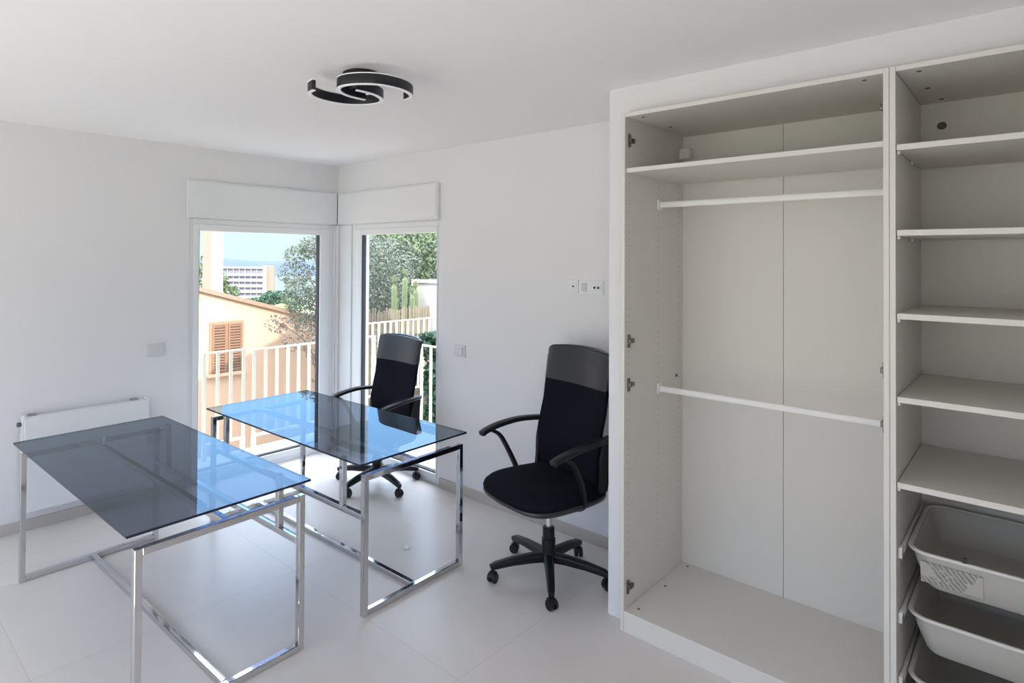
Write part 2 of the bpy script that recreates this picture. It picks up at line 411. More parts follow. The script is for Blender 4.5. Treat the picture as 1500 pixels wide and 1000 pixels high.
# ------------------------------------------------------------------ office chairs (front = +x)
def make_chair(label, drop=0.0, base_rz=0.0):
    c = thing('office_chair', label, 'chair', group='black swivel office chairs')
    # five star base
    bm = new_bm()
    lathe(bm, [(0.030, 0.075), (0.042, 0.085), (0.044, 0.125), (0.036, 0.135)], 24)
    for k in range(5):
        a = base_rz+2*PI*k/5; d = Vector((math.cos(a), math.sin(a), 0))
        pts = [d*0.025+Vector((0, 0, 0.108)), d*0.10+Vector((0, 0, 0.108)), d*0.20+Vector((0, 0, 0.100)), d*0.29+Vector((0, 0, 0.086)), d*0.318+Vector((0, 0, 0.076))]
        sweep(bm, pts, rrect(0.046, 0.044, 0.012, 3), scale=[1.1, 1.05, 0.92, 0.80, 0.62])
    base = obj('star_base', bm, BLACKP, c, True)
    for k in range(5):
        a = base_rz+2*PI*k/5; d = Vector((math.cos(a), math.sin(a), 0))*0.303
        off = base_rz*1.7+k*1.3
        t = Vector((math.cos(off), math.sin(off), 0)); s = Vector((-t.y, t.x, 0))
        bm = new_bm(); lathe(bm, [(0.006, 0.030), (0.006, 0.080)], 10, d)
        # hood over the wheels
        hp = [d-t*0.02+Vector((0, 0, 0.038)), d-t*0.012+Vector((0, 0, 0.052)), d+Vector((0, 0, 0.057)), d+t*0.014+Vector((0, 0, 0.051)), d+t*0.026+Vector((0, 0, 0.034))]
        sweep(bm, smooth_path(hp, 3), rrect(0.030, 0.006, 0.002, 2))
        cs = obj('caster', bm, BLACKP, c, True)
        bm = new_bm()
        rot = Matrix.Rotation(math.atan2(s.y, s.x), 4, 'Z')
        for q in (-1, 1):
            b2 = new_bm(); lathe(b2, [(0.010, -0.009), (0.024, -0.009), (0.026, -0.005), (0.026, 0.005), (0.024, 0.009), (0.010, 0.009)], 20, (0, 0, 0), 'X')
            bmesh.ops.transform(b2, matrix=Matrix.Translation(d+t*0.004+s*q*0.013+Vector((0, 0, 0.0265))) @ rot, verts=b2.verts[:])
            me = bpy.data.meshes.new('tmp'); b2.to_mesh(me); b2.free(); bm.from_mesh(me); bpy.data.meshes.remove(me)
        obj('wheel', bm, BLACKP, cs, True)
    bm = new_bm(); lathe(bm, [(0.036, 0.120), (0.036, 0.205), (0.031, 0.208), (0.031, 0.262), (0.028, 0.265)], 24); obj('column_cover', bm, BLACKP, c, True)
    bm = new_bm(); lathe(bm, [(0.0155, 0.255), (0.0155, 0.385-drop)], 18); obj('gas_lift', bm, mat('satin_chrome', (0.75, 0.75, 0.75), 0.2, 1.0), c, True, 'chrome gas lift')
    dz = Vector((0, 0, -drop))
    bm = new_bm(); box(bm, (-0.14, -0.09, 0.372), (0.13, 0.09, 0.429), 0.014)
    bmesh.ops.translate(bm, vec=dz, verts=bm.verts[:]); mech = obj('tilt_mechanism', bm, BLACKP, c, True)
    bm = new_bm(); sweep(bm, [(0.06, -0.09, 0.378-drop), (0.07, -0.20, 0.374-drop)], circ(0.006, 8)); obj('lever', bm, BLACKP, mech, True)
    # seat cushion: rounded plan, waterfall front
    def seat_ring(k, z, inset):
        ring = []
        for i in range(48):
            a = 2*PI*i/48; ca, sa = math.cos(a), math.sin(a); e = 2/4.8
            x = (0.266-inset)*math.copysign(abs(ca)**e, ca); y = (0.264-inset)*math.copysign(abs(sa)**e, sa)
            y *= 1.0-0.10*max(0, -x/0.255)
            front = max(0.0, (x-0.06)/0.20)
            zz = z - k*0.016*front**2
            x += 0.035*(1-(y/0.27)**2)*max(0, x/0.255)
            ring.append((x+0.02, y, zz-drop))
        return ring
    prof = [(0, 0.428, 0.10), (0, 0.430, 0.05), (0, 0.435, 0.02), (0.1, 0.445, 0.006)]
    bm = new_bm(); loft(bm, [seat_ring(*q) for q in prof+[(0.25, 0.458, 0.0), (0.4, 0.470, 0.002)]], True, True)
    obj('seat_shell', bm, LEATHER, c, True, 'smooth black leatherette seat edge')
    prof = [(0.4, 0.469, 0.004), (0.6, 0.488, 0.0), (0.8, 0.506, 0.006), (0.95, 0.520, 0.020), (1, 0.528, 0.050), (1, 0.530, 0.11), (1, 0.525, 0.17), (1, 0.521, 0.22)]
    bm = new_bm(); loft(bm, [seat_ring(*q) for q in prof], True, True)
    obj('seat_cushion', bm, FABRIC, c, True, 'black fabric seat cushion')
    # backrest: curved slab
    def back_pt(v, u, side, extra=0.0):
        z = 0.495+v*0.705
        xs = -0.186+0.018*math.sin(min(1, v/0.55)*PI)-0.112*max(0, v-0.28)**1.2
        w = 0.212+0.020*min(1, v/0.30)+0.006*max(0, (v-0.6)/0.4)
        if v > 0.955: w = w-0.036*(1-math.sqrt(max(0, 1-((v-0.955)/0.045)**2)))
        if v < 0.06: w = w-0.030*(1-math.sqrt(max(0, 1-((0.06-v)/0.06)**2)))
        th = (0.030+extra)*(1-0.55*abs(u)**6)*(0.55 if v > 0.985 else 1.0)
        x = xs+0.035*u*u + (th if side > 0 else -th*0.75)
        z -= 0.012*u*u*(1 if v > 0.9 else 0)
        return Vector((x, u*w, z-drop))
    def back_slab(v0, v1, n, extra):
        bm = new_bm(); rings = []
        U = [-1, -0.97, -0.88, -0.7, -0.45, -0.2, 0, 0.2, 0.45, 0.7, 0.88, 0.97, 1]
        for i in range(n+1):
            v = v0+(v1-v0)*i/n
            rings.append([back_pt(v, u, 1, extra) for u in U]+[back_pt(v, u, -1, extra) for u in U[::-1]])
        loft(bm, rings, True, True); return bm
    bk = obj('backrest', back_slab(0.0, 0.725, 22, 0.0), FABRIC, c, True, 'black fabric backrest')
    obj('headrest_panel', back_slab(0.715, 1.0, 57, 0.004), LEATHER, bk, True, 'shiny black leatherette upper panel')
    bm = new_bm()
    sweep(bm, smooth_path([(-0.10, 0, 0.372), (-0.20, 0, 0.380), (-0.250, 0, 0.44), (-0.235, 0, 0.55), (-0.215, 0, 0.68)], 6), rrect(0.09, 0.018, 0.006, 2), up=(1, 0, 0))
    bmesh.ops.translate(bm, vec=dz, verts=bm.verts[:]); obj('back_bracket', bm, BLACKP, c, True)
    # armrests: arched pad, front support, rear bracket plate
    for s in (-1, 1):
        bm = new_bm()
        top = smooth_path([(-0.205, s*0.236, 0.760), (-0.14, s*0.264, 0.766), (-0.02, s*0.288, 0.766), (0.11, s*0.294, 0.751), (0.20, s*0.292, 0.730), (0.238, s*0.290, 0.712)], 6)
        sc = [1.0]*len(top); sc[-1] = 0.55; sc[-2] = 0.8
        sweep(bm, [p+dz for p in top], rrect(0.048, 0.026, 0.010, 3), scale=sc)
        sup = smooth_path([(0.165, s*0.290, 0.728), (0.105, s*0.290, 0.690), (0.050, s*0.283, 0.600), (0.015, s*0.268, 0.520), (-0.005, s*0.245, 0.455), (-0.010, s*0.20, 0.428)], 5)
        sweep(bm, [p+dz for p in sup], rrect(0.034, 0.020, 0.007, 2), up=(1, 0, 0))
        # rear plate running down beside the backrest
        pl = [(-0.205, 0.765), (-0.150, 0.765), (-0.128, 0.66), (-0.125, 0.56), (-0.118, 0.50), (-0.165, 0.50), (-0.190, 0.60)]
        loft(bm, [[Vector((x, s*0.236, z))+dz for x, z in pl], [Vector((x, s*0.256, z))+dz for x, z in pl]])
        obj('armrest', bm, BLACKP, c, True)
    return c
ch = make_chair('black high back office chair in front of the wall sockets', 0.0, math.radians(-53+104))
ch.location = (-0.497, 0.158, 0); ch.rotation_euler.z = math.radians(-104)
ch = make_chair('black high back office chair behind the glass desk at the narrow window', 0.108, math.radians(-81+91))
ch.location = (-2.165, 0.362, 0); ch.rotation_euler.z = math.radians(-91)

# crumpled white speck on the floor
bm = new_bm(); random.seed(3)
bmesh.ops.create_icosphere(bm, subdivisions=2, radius=0.014)
for v in bm.verts: v.co = Vector((v.co.x*1.2, v.co.y, max(v.co.z*0.8, -0.006)))*random.uniform(0.7, 1.2)
bmesh.ops.translate(bm, vec=(0, 0, 0.0075), verts=bm.verts[:])
sc_ = obj('floor_speck', bm, WHITE); sc_.location = (-1.26, -0.159, 0.0)
tag(sc_, 'tiny crumpled white speck on the floor under the desk by the window', 'scrap')

# ------------------------------------------------------------------ wardrobes
WT, WD, WH = 0.018, 0.64, 2.348
def hinge(parent, x, z, s):
    bm = new_bm()
    box(bm, (min(x, x+s*0.006), 0.028, z-0.030), (max(x, x+s*0.006), 0.046, z+0.030), 0.002)
    box(bm, (min(x, x+s*0.014), 0.030, z-0.010), (max(x, x+s*0.014), 0.074, z+0.010), 0.003)
    obj('hinge_plate', bm, STEEL, parent, True, 'dark metal hinge plate')
def knob(parent, c, r, m, axis='Z', name='fitting_cap'):
    bm = new_bm(); lathe(bm, [(r, -0.0015), (r, 0.0012)], 12, c, axis); obj(name, bm, m, parent)
def carcass(label):
    w = thing('wardrobe', label, 'wardrobe', group='white open wardrobe frames')
    bx('side_panel', (0, 0, 0), (WT-0.001, WD-0.006, WH), PEG, w, 0.001)
    bx('side_panel', (1-WT, 0, 0), (0.999, WD-0.006, WH), PEG, w, 0.001)
    bx('top_panel', (WT, 0, WH-WT), (1-WT, WD-0.006, WH), LAM, w, 0.001)
    bx('bottom_panel', (WT, 0, 0.074), (1-WT, WD-0.006, 0.094), LAM, w, 0.001)
    bx('plinth', (WT, 0.002, 0), (1-WT, 0.018, 0.0735), LAM, w)
    return w
CAP = mat('brown_fitting_cap', (0.10, 0.085, 0.07), 0.5)
w1 = carcass('open white wardrobe frame with two hanging rails, next to the wall end')
for x0, x1 in ((0.004, 0.4985), (0.5005, 0.996)): bx('back_panel', (x0, WD-0.0055, 0.074), (x1, WD, WH), LAM, w1)
bx('shelf', (WT, 0.012, 2.078), (1-WT, WD-0.03, 2.098), LAM, w1, 0.001)
for z in (1.952, 1.046):
    bm = new_bm(); sweep(bm, [(WT+0.006, 0.345, z), (1-WT-0.006, 0.345, z)], rrect(0.015, 0.030, 0.007, 3)); rl = obj('clothes_rail', bm, RAILW, w1, True)
    for x0, x1 in ((WT, WT+0.010), (1-WT-0.010, 1-WT)): bx('rail_holder', (x0, 0.325, z-0.024), (x1, 0.365, z+0.026), RAILW, rl, 0.003)
for z in (2.228, 1.308, 1.108, 0.188): hinge(w1, WT, z, 1)
for z in (2.222, 1.300, 1.113): hinge(w1, 1-WT, z, -1)
bx('wall_bracket', (WT+0.001, WD-0.060, 2.206), (WT+0.055, WD-0.006, 2.262), mat('white_bracket', (0.74, 0.73, 0.71), 0.4), w1, 0.003)
for p in ((0.06, 0.06), (0.06, 0.335), (0.06, 0.60)): knob(w1, (p[0], p[1], 0.0945), 0.006, CAP)
for p in ((0.08, 0.05), (0.08, 0.34), (0.92, 0.05)): knob(w1, (p[0], p[1], WH-WT-0.0005), 0.007, CAP)
knob(w1, (WT+0.004, 0.55, 1.083), 0.008, CAP, 'X')

w2 = carcass('open white wardrobe frame with shelves and pull-out bins, right of the hanging frame')
w2.location.x = 1.0
bx('back_panel', (0.004, WD-0.0055, 0.074), (0.996, WD, WH), LAM, w2)
for z in (2.070, 1.778, 1.494, 1.211, 0.921):
    sh = bx('shelf', (WT+0.001, 0.006, z-0.010), (1-WT-0.001, WD-0.03, z+0.010), LAM, w2, 0.0015)
    for x in (WT+0.0005, 1-WT-0.0085):
        for y in (0.030, 0.345): bx('shelf_pin', (x, y-0.012, z-0.022), (x+0.008, y+0.012, z-0.0105), RAILW, sh, 0.001)
for z in (2.228, 1.308, 1.108): hinge(w2, 1-WT, z, -1)
knob(w2, (0.085, WD-0.0068, 2.235), 0.016, CAP, 'Y')
for p in ((0.075, 0.05), (0.07, 0.33), (0.09, 0.56)): knob(w2, (p[0], p[1], WH-WT-0.0005), 0.008, CAP)
BINZ = (0.700, 0.480, 0.262)
for z in BINZ:
    for x0, x1 in ((WT, WT+0.012), (1-WT-0.012, 1-WT)):
        s = 1 if x0 < 0.5 else -1
        bm = new_bm(); box(bm, (x0, 0.03, z-0.030), (x1, 0.58, z-0.008), 0.002)
        box(bm, (min(x0, x0+s*0.010), 0.028, z-0.034), (max(x1, x1), 0.060, z+0.004), 0.003)
        obj('bin_runner', bm, RAILW, w2, True)
# pull-out bins resting on the runners
def bin_ring(z, hw, y0, y1, r):
    pts = []
    for cx, cy, a0 in ((hw-r, y1-r, 0), (-hw+r, y1-r, 90), (-hw+r, y0+r, 180), (hw-r, y0+r, 270)):
        for i in range(7):
            a = math.radians(a0+15*i); pts.append((cx+r*math.cos(a), cy+r*math.sin(a), z))
    return pts
def make_bin(label, z, sticker):
    b = thing('storage_bin', label, 'storage bin', (1.5, 0.0, z), 0, 'pull-out bins under the shelves')
    bm = new_bm(); t = 0.004
    outer = [(-0.128, 0.405, 0.095, 0.545, 0.035), (-0.120, 0.415, 0.085, 0.555, 0.045), (-0.05, 0.440, 0.062, 0.578, 0.055), (0.0, 0.452, 0.052, 0.588, 0.060)]
    inner = [(-0.001, 0.452-t, 0.052+t, 0.588-t, 0.057), (-0.05, 0.440-t, 0.062+t, 0.578-t, 0.052), (-0.116, 0.415-t, 0.085+t, 0.555-t, 0.042), (-0.122, 0.403-t, 0.097, 0.543, 0.032)]
    loft(bm, [bin_ring(*q) for q in outer+inner], True, True)
    obj('bin_body', bm, BINP, b, True)
    bm = new_bm(); sweep(bm, bin_ring(-0.001, 0.457, 0.047, 0.593, 0.064), rrect(0.014, 0.011, 0.004, 2), closed=True); obj('rim', bm, mat('bin_rim_plastic', (0.66, 0.645, 0.61), 0.4), b, True)
    if sticker:
        bm = new_bm()
        q = [(-0.425, -0.107), (-0.265, -0.107), (-0.265, -0.030), (-0.425, -0.030)]
        # lies on the sloping front wall, 1 mm proud
        def fy(zz): return 0.052+(0.0+(-zz))*0.22-0.0035 if zz > -0.05 else 0.062+(-zz-0.05)*0.33-0.0035
        loft(bm, [[(x, fy(zz), zz) for x, zz in q], [(x, fy(zz)-0.0008, zz) for x, zz in q]])
        sm = mat('worn_film', (0.55, 0.535, 0.50), 0.5)
        nt = sm.node_tree; bs = nt.nodes['Principled BSDF']
        tc = nt.nodes.new('ShaderNodeTexCoord')
        wv = nt.nodes.new('ShaderNodeTexWave'); wv.inputs['Scale'].default_value = 42; wv.inputs['Distortion'].default_value = 3; wv.wave_type = 'BANDS'; wv.bands_direction = 'DIAGONAL'
        ns = nt.nodes.new('ShaderNodeTexNoise'); ns.inputs['Scale'].default_value = 22; ns.inputs['Detail'].default_value = 4
        nt.links.new(tc.outputs['Object'], wv.inputs['Vector']); nt.links.new(tc.outputs['Object'], ns.inputs['Vector'])
        gt = nt.nodes.new('ShaderNodeMath'); gt.operation = 'GREATER_THAN'; gt.inputs[1].default_value = 0.52; nt.links.new(ns.outputs['Fac'], gt.inputs[0])
        ml = nt.nodes.new('ShaderNodeMath'); ml.operation = 'MULTIPLY'; nt.links.new(gt.outputs[0], ml.inputs[0]); nt.links.new(wv.outputs['Fac'], ml.inputs[1])
        mx = nt.nodes.new('ShaderNodeMix'); mx.data_type = 'RGBA'; mx.inputs['A'].default_value = (0.46, 0.445, 0.41, 1); mx.inputs['B'].default_value = (0.22, 0.21, 0.19, 1)
        nt.links.new(ml.outputs[0], mx.inputs['Factor']); nt.links.new(mx.outputs['Result'], bs.inputs['Base Color'])
        obj('worn_sticker', bm, sm, b, False, 'worn grey hatched film on the front')
        bx('rim_clip', (-0.314, 0.040, 0.004), (-0.304, 0.050, 0.020), DARK, b, 0.001, 'small black clip')
    return b
make_bin('top white plastic pull-out bin with worn hatched film on its front', BINZ[0], True)
make_bin('middle white plastic pull-out bin with a plain front', BINZ[1], False)
make_bin('lowest white plastic pull-out bin near the picture edge', BINZ[2], False)

# ------------------------------------------------------------------ terrace outside
STONE = mat('terrace_stone', (0.62, 0.59, 0.55), 0.6, noise=0.06, nscale=3)
RAILM = mat('cream_white_railing_paint', (0.88, 0.82, 0.64), 0.45)
bm = new_bm(); box(bm, (-3.72, -3.0, -0.22), (XA-TW, 1.62, -0.03)); box(bm, (XA-TW, YB+TW, -0.22), (2.0, 1.62, -0.03))
struct(obj('terrace', bm, STONE), 'narrow stone paved balcony outside the corner windows', 'balcony')
def railing(name, label, axis, plane, a0, a1, ztop, zbot, n, posts, zf=-0.03, pw=0.030):
    r = thing(name, label, 'railing')
    def P(lo, hi, t0, t1, nm, th, bev=0.003):
        if axis == 'y': bx(nm, (plane-th/2, lo, t0), (plane+th/2, hi, t1), RAILM, r, bev)
        else: bx(nm, (lo, plane-th/2, t0), (hi, plane+th/2, t1), RAILM, r, bev)
    P(a0, a1, ztop-0.014, ztop, 'top_rail', 0.036); P(a0, a1, zbot, zbot+0.022, 'bottom_rail', 0.030)
    for i in range(n):
        c = a0+0.015+(a1-a0-0.03)*i/(n-1)
        if c in posts: continue
        P(c-pw/2, c+pw/2, zbot+0.023, ztop-0.015, 'picket', 0.014)
    for c in posts:
        P(c-0.02, c+0.02, zf, zbot-0.001, 'post', 0.028)
    return r
railing('balcony_railing', 'short cream slatted railing section at the left end of the balcony', 'y', -3.65, -0.30, 0.085, 0.875, 0.085, 4, (-0.28, 0.065))
railing('balcony_railing', 'long cream slatted railing section before the peach house', 'y', -3.65, 0.155, 1.56, 0.862, 0.080, 13, (0.17, 0.86, 1.54))
railing('balcony_railing', 'cream slatted railing behind the office chair at the narrow window', 'x', 1.565, -3.60, 0.9, 0.840, 0.080, 36, (-3.55, -2.3, -1.0, 0.3))
railing('balcony_railing', 'distant cream slatted railing in front of the reed fence', 'y', -4.75, 1.7, 3.75, 0.850, -0.10, 21, (1.75, 2.7, 3.7), -3.2)

# reed fence
REED = mat('reed', (0.20, 0.165, 0.115), 0.8, noise=0.25, nscale=20)
rf = thing('reed_fence', 'brown reed screen fence below the cactus and trees', 'fence', (-5.25, 3.1, -3.2))
random.seed(5)
bm = new_bm()
for i in range(86):
    y = -0.92+i*0.0205
    h = 4.13+random.uniform(-0.03, 0.05)
    sweep(bm, [(random.uniform(-0.006, 0.006), y, 2.2), (random.uniform(-0.012, 0.012), y+random.uniform(-0.012, 0.012), h)], circ(0.010, 5))
o = obj('reeds', bm, REED, rf)
for z in (2.9, 3.75):
    bm = new_bm(); sweep(bm, [(0.018, -0.93, z), (0.018, 0.85, z)], circ(0.006, 5)); obj('wire', bm, STEEL, rf)
for y in (-0.9, 0.0, 0.83):
    bm = new_bm(); sweep(bm, [(-0.03, y, 0.0), (-0.03, y, 4.05)], circ(0.025, 8)); obj('post', bm, REED, rf)

# ground
GRASS = mat('garden_ground', (0.33, 0.31, 0.20), 0.95, noise=0.3, nscale=0.7)
gb = new_bm(); gp = [(40, -3.2), (-19, -3.2), (-26, -7), (-60, -22), (-110, -30), (-420, -30)]
loft(gb, [[(x, -200, z) for x, z in gp]+[(x, -200, z-0.2) for x, z in gp[::-1]], [(x, 420, z) for x, z in gp]+[(x, 420, z-0.2) for x, z in gp[::-1]]])
struct(obj('ground', gb, GRASS), 'dry garden ground below the balcony', 'ground')

struct(bx('bounce_paving', (-9.5, -2.6, -3.21), (-2.0, 7.0, -3.185), mat('pale_paving', (0.68, 0.655, 0.635), 0.8, noise=0.06, nscale=1.5)), 'pale paving added below the balcony to bounce light', 'paving')  # added as a reflector, sends sunlight up through the windows

# ------------------------------------------------------------------ plants
def leaf_mesh(name, clumps, n, size, m, parent=None, seed=1, aspect=0.35, droop=0.0):
    rnd = random.Random(seed); vs = []; fs = []
    tot = sum(c[3]*c[4]*c[5] for c in clumps)**0.5
    ws = [(c[3]*c[4]*c[5])**0.6 for c in clumps]; sw = sum(ws)
    for c, w in zip(clumps, ws):
        cx, cy, cz, rx, ry, rz = c
        for _ in range(int(n*w/sw)):
            while True:
                x, y, z = rnd.uniform(-1, 1), rnd.uniform(-1, 1), rnd.uniform(-1, 1)
                d = x*x+y*y+z*z
                if d <= 1 and rnd.random() < 0.25+0.75*d: break
            p = Vector((cx+x*rx, cy+y*ry, cz+z*rz))
            a = Vector((rnd.gauss(0, 1), rnd.gauss(0, 1), rnd.gauss(0, 1)-droop)).normalized()
            b = a.cross(Vector((rnd.gauss(0, 1), rnd.gauss(0, 1), rnd.gauss(0, 1)))).normalized()
            s = size*rnd.uniform(0.6, 1.4)
            k = len(vs)
            vs += [p-a*s, p+b*s*aspect+a*s*0.1, p+a*s, p-b*s*aspect+a*s*0.1]
            fs.append((k, k+1, k+2, k+3))
    me = bpy.data.meshes.new(name); me.from_pydata(vs, [], fs); me.materials.append(m); me.update()
    o = bpy.data.objects.new(name, me); COL.objects.link(o)
    if parent: o.parent = parent
    return o
def leafmat(name, c, var=0.35):
    m = mat(name, c, 0.55, noise=var, nscale=5)
    b = m.node_tree.nodes['Principled BSDF']
    b.inputs['Subsurface Weight'].default_value = 0.0
    return m
BARK = mat('bark', (0.14, 0.11, 0.085), 0.9, noise=0.3, nscale=15)
def tree(name, label, cat, loc, clumps, n, size, m, trunk, seed, aspect=0.35, group=None):
    """clumps are offsets from loc; trunk is a list of limbs [(radius, [points])]"""
    t = thing(name, label, cat, loc, 0, group)
    bm = new_bm()
    for r, pts in trunk:
        P = smooth_path(pts, 5)
        sweep(bm, P, circ(r, 7), scale=[1-0.7*i/(len(P)-1) for i in range(len(P))])
    obj('trunk', bm, BARK, t, True)
    leaf_mesh('foliage', clumps, n, size, m, t, seed, aspect)
    return t
OLIVE = leafmat('olive_leaves', (0.105, 0.122, 0.088)); GREEN = leafmat('green_leaves', (0.10, 0.135, 0.058))
DKGREEN = leafmat('dark_green_leaves', (0.045, 0.10, 0.055)); PALM = leafmat('palm_leaves', (0.26, 0.32, 0.09)); DRY = leafmat('dry_pink_bracts', (0.17, 0.125, 0.09))
# olive tree outside between the two windows
OS = 1.16      # the olive stands a little beyond the end of the house
def oc(c): return (c[0]*OS, c[1]*OS, (c[2]-4.88)*OS+4.88, c[3]*OS, c[4]*OS, c[5]*OS)
def ol(pts): return [(x*OS, y*OS, max(0.0, (z-4.88)*OS+4.88) if z > 0 else 0.0) for x, y, z in pts]
tree('olive_tree', 'grey green olive tree with thin twigs right of the peach house', 'tree', (-6.77, 3.63, -3.2),
     [oc(c) for c in ((-0.10, -0.15, 4.4, 0.62, 0.48, 0.60), (0.05, 0.25, 4.65, 0.7, 0.55, 0.55), (-0.35, -0.42, 4.1, 0.42, 0.34, 0.34), (0.25, 0.0, 4.85, 0.5, 0.40, 0.35), (0.0, 0.0, 3.7, 0.50, 0.42, 0.45), (-0.12, -0.50, 5.02, 0.30, 0.24, 0.20), (0.1, 0.55, 4.3, 0.5, 0.5, 0.6), (-0.25, -0.75, 4.35, 0.28, 0.20, 0.22))]+[(-0.58, -0.70, 4.92, 0.24, 0.22, 0.16), (-0.40, -0.52, 5.04, 0.25, 0.25, 0.18), (-0.58, -0.73, 4.62, 0.30, 0.28, 0.22)],
     17000, 0.029, OLIVE, [(0.09, ol([(0.2, 0.3, 0), (0.15, 0.2, 1.5), (0.05, 0.1, 3.0), (0.0, 0.0, 4.4)])), (0.035, ol([(0.1, 0.15, 2.8), (-0.15, -0.25, 3.9), (-0.25, -0.6, 4.7)])), (0.03, ol([(0.05, 0.1, 3.2), (0.2, 0.1, 4.4), (0.25, -0.1, 5.0)])), (0.022, ol([(0.0, 0.0, 4.2), (-0.1, -0.35, 4.8), (-0.15, -0.7, 5.05)])), (0.02, ol([(0.05, 0.05, 3.6), (0.0, -0.4, 4.1), (-0.2, -0.85, 4.35)]))], 11)
tree('broadleaf_tree', 'tall bushy green tree filling the middle of the narrow window', 'tree', (-8.2, 5.9, -3.2),
     [(0, 0, 4.55, 1.2, 1.1, 1.1), (-0.5, -0.7, 4.2, 0.8, 0.8, 0.9), (0.5, 0.6, 4.2, 0.9, 0.9, 0.9), (0.1, 0.2, 5.15, 0.9, 0.9, 0.45)],
     9000, 0.050, GREEN, [(0.13, [(0, 0, 0), (0.05, 0, 2.2), (0, 0.05, 4.6)]), (0.06, [(0, 0, 2.8), (0.4, 0.4, 4.4)]), (0.06, [(0, 0, 2.6), (-0.4, -0.5, 4.2)])], 12, 0.45)
tree('broadleaf_tree', 'sparser grey green tree above the white wall with sky gaps', 'tree', (-9.4, 7.6, -3.2),
     [(0, 0, 5.0, 1.0, 1.0, 1.0), (0.6, 0.6, 4.5, 0.9, 0.9, 0.8), (0.5, 0.3, 5.4, 0.9, 0.9, 0.45)],
     4200, 0.055, OLIVE, [(0.13, [(0, 0, 0), (0.05, 0, 2.2), (0, 0.05, 4.8)]), (0.06, [(0, 0, 2.8), (0.6, 0.5, 4.6)])], 13, 0.4)
tree('broadleaf_tree', 'dark green tree at the left edge of the narrow window', 'tree', (-7.5, 4.9, -3.2),
     [(0, 0, 4.3, 0.7, 0.7, 0.9), (-0.1, 0.2, 4.75, 0.7, 0.7, 0.55), (0.2, 0.1, 3.6, 0.6, 0.6, 0.6)],
     5200, 0.042, OLIVE, [(0.10, [(0, 0, 0), (0.05, 0, 2.0), (0, 0.05, 4.4)])], 14, 0.4)
tree('garden_tree', 'green tree behind the chimney at the window edge', 'tree', (-16.25, 5.19, -3.2),
     [(0, 0, 3.9, 0.75, 0.65, 1.0), (0.1, -0.3, 3.1, 0.8, 0.7, 0.8)], 2200, 0.08, GREEN, [(0.12, [(0, 0, 0), (0, 0, 3.5)])], 15, 0.5)
tree('garden_tree', 'small olive coloured tree in front of the white hotel', 'tree', (-56.2, 25.4, -20.4),
     [(0, 0, 19.6, 0.55, 0.55, 0.9), (0.5, 0.6, 18.6, 0.9, 0.9, 0.7), (0.3, 0.3, 16.5, 1.6, 1.6, 1.8)], 1500, 0.17, GREEN, [(0.3, [(0, 0, 0), (0, 0, 19)])], 16, 0.5)
tree('garden_bush', 'dark green round bush below the hotel', 'bush', (-18.4, 8.95, -3.2),
     [(0, 0, 3.25, 0.55, 0.55, 0.42), (-0.45, -0.45, 3.1, 0.4, 0.4, 0.30), (0.4, 0.4, 3.3, 0.45, 0.45, 0.40)], 2600, 0.075, DKGREEN, [(0.06, [(0, 0, 0), (0, 0, 3.2)])], 17, 0.5)
# palm
pt = thing('palm_tree', 'yellow green palm with arching fronds behind the roof edge', 'palm', (-14.35, 7.25, -3.2))
bm = new_bm(); sweep(bm, smooth_path([(0, 0, 0), (0.05, 0, 1.6), (0, 0.03, 3.2)], 6), circ(0.12, 9), scale=[1-0.3*i/12 for i in range(13)]); obj('trunk', bm, BARK, pt, True)
random.seed(9)
for k in range(14):
    a = 2*PI*k/14+random.uniform(-0.2, 0.2); lift = random.uniform(0.25, 0.75); L = random.uniform(0.6, 0.85)
    d = Vector((math.cos(a), math.sin(a), 0)); bm = new_bm()
    pts = smooth_path([(0, 0, 3.2), tuple(d*L*0.4+Vector((0, 0, 3.2+lift*0.55))), tuple(d*L*0.8+Vector((0, 0, 3.2+lift*0.62))), tuple(d*L+Vector((0, 0, 3.2+lift*0.30)))], 5)
    sweep(bm, pts, circ(0.008, 5))
    s = Vector((-d.y, d.x, 0))
    for i, p in enumerate(pts[2:]):
        for q in (-1, 1):
            e = p+s*q*0.22+Vector((0, 0, -0.07))+d*0.08
            v = [bm.verts.new(x) for x in (p, p+d*0.035+Vector((0, 0, 0.006)), e)]; bm.faces.new(v)
    obj('frond', bm, PALM, pt)
# flowering climber over the end of the house
tree('flowering_shrub', 'dry pinkish brown flowering branches in front of the peach wall', 'shrub', (-5.95, 2.12, -3.2),
     [(0, 0, 3.75, 0.36, 0.22, 0.20), (-0.25, -0.22, 3.95, 0.22, 0.16, 0.14), (0.25, 0.2, 3.65, 0.30, 0.25, 0.30), (0.3, 0.25, 3.2, 0.25, 0.2, 0.35)], 850, 0.026, DRY,
     [(0.02, [(0.3, 0.3, 0), (0.3, 0.25, 2.5), (0.1, 0.1, 3.6), (-0.25, -0.25, 4.0)]), (0.012, [(0.25, 0.2, 3.0), (0.2, 0.0, 3.6), (-0.1, -0.2, 3.8)])], 18, 0.5)
tree('green_shrub', 'dark green shrub outside the railing beside the chair back', 'shrub', (-3.33, 2.08, -3.2),
     [(0, 0.0, 3.93, 0.20, 0.10, 0.15), (0.06, 0.02, 3.55, 0.14, 0.12, 0.30), (0.02, 0.0, 3.0, 0.16, 0.14, 0.35)], 1500, 0.050, DKGREEN, [(0.03, [(0, 0, 0), (0.02, 0, 2), (0, 0, 3.8)])], 19, 0.55)
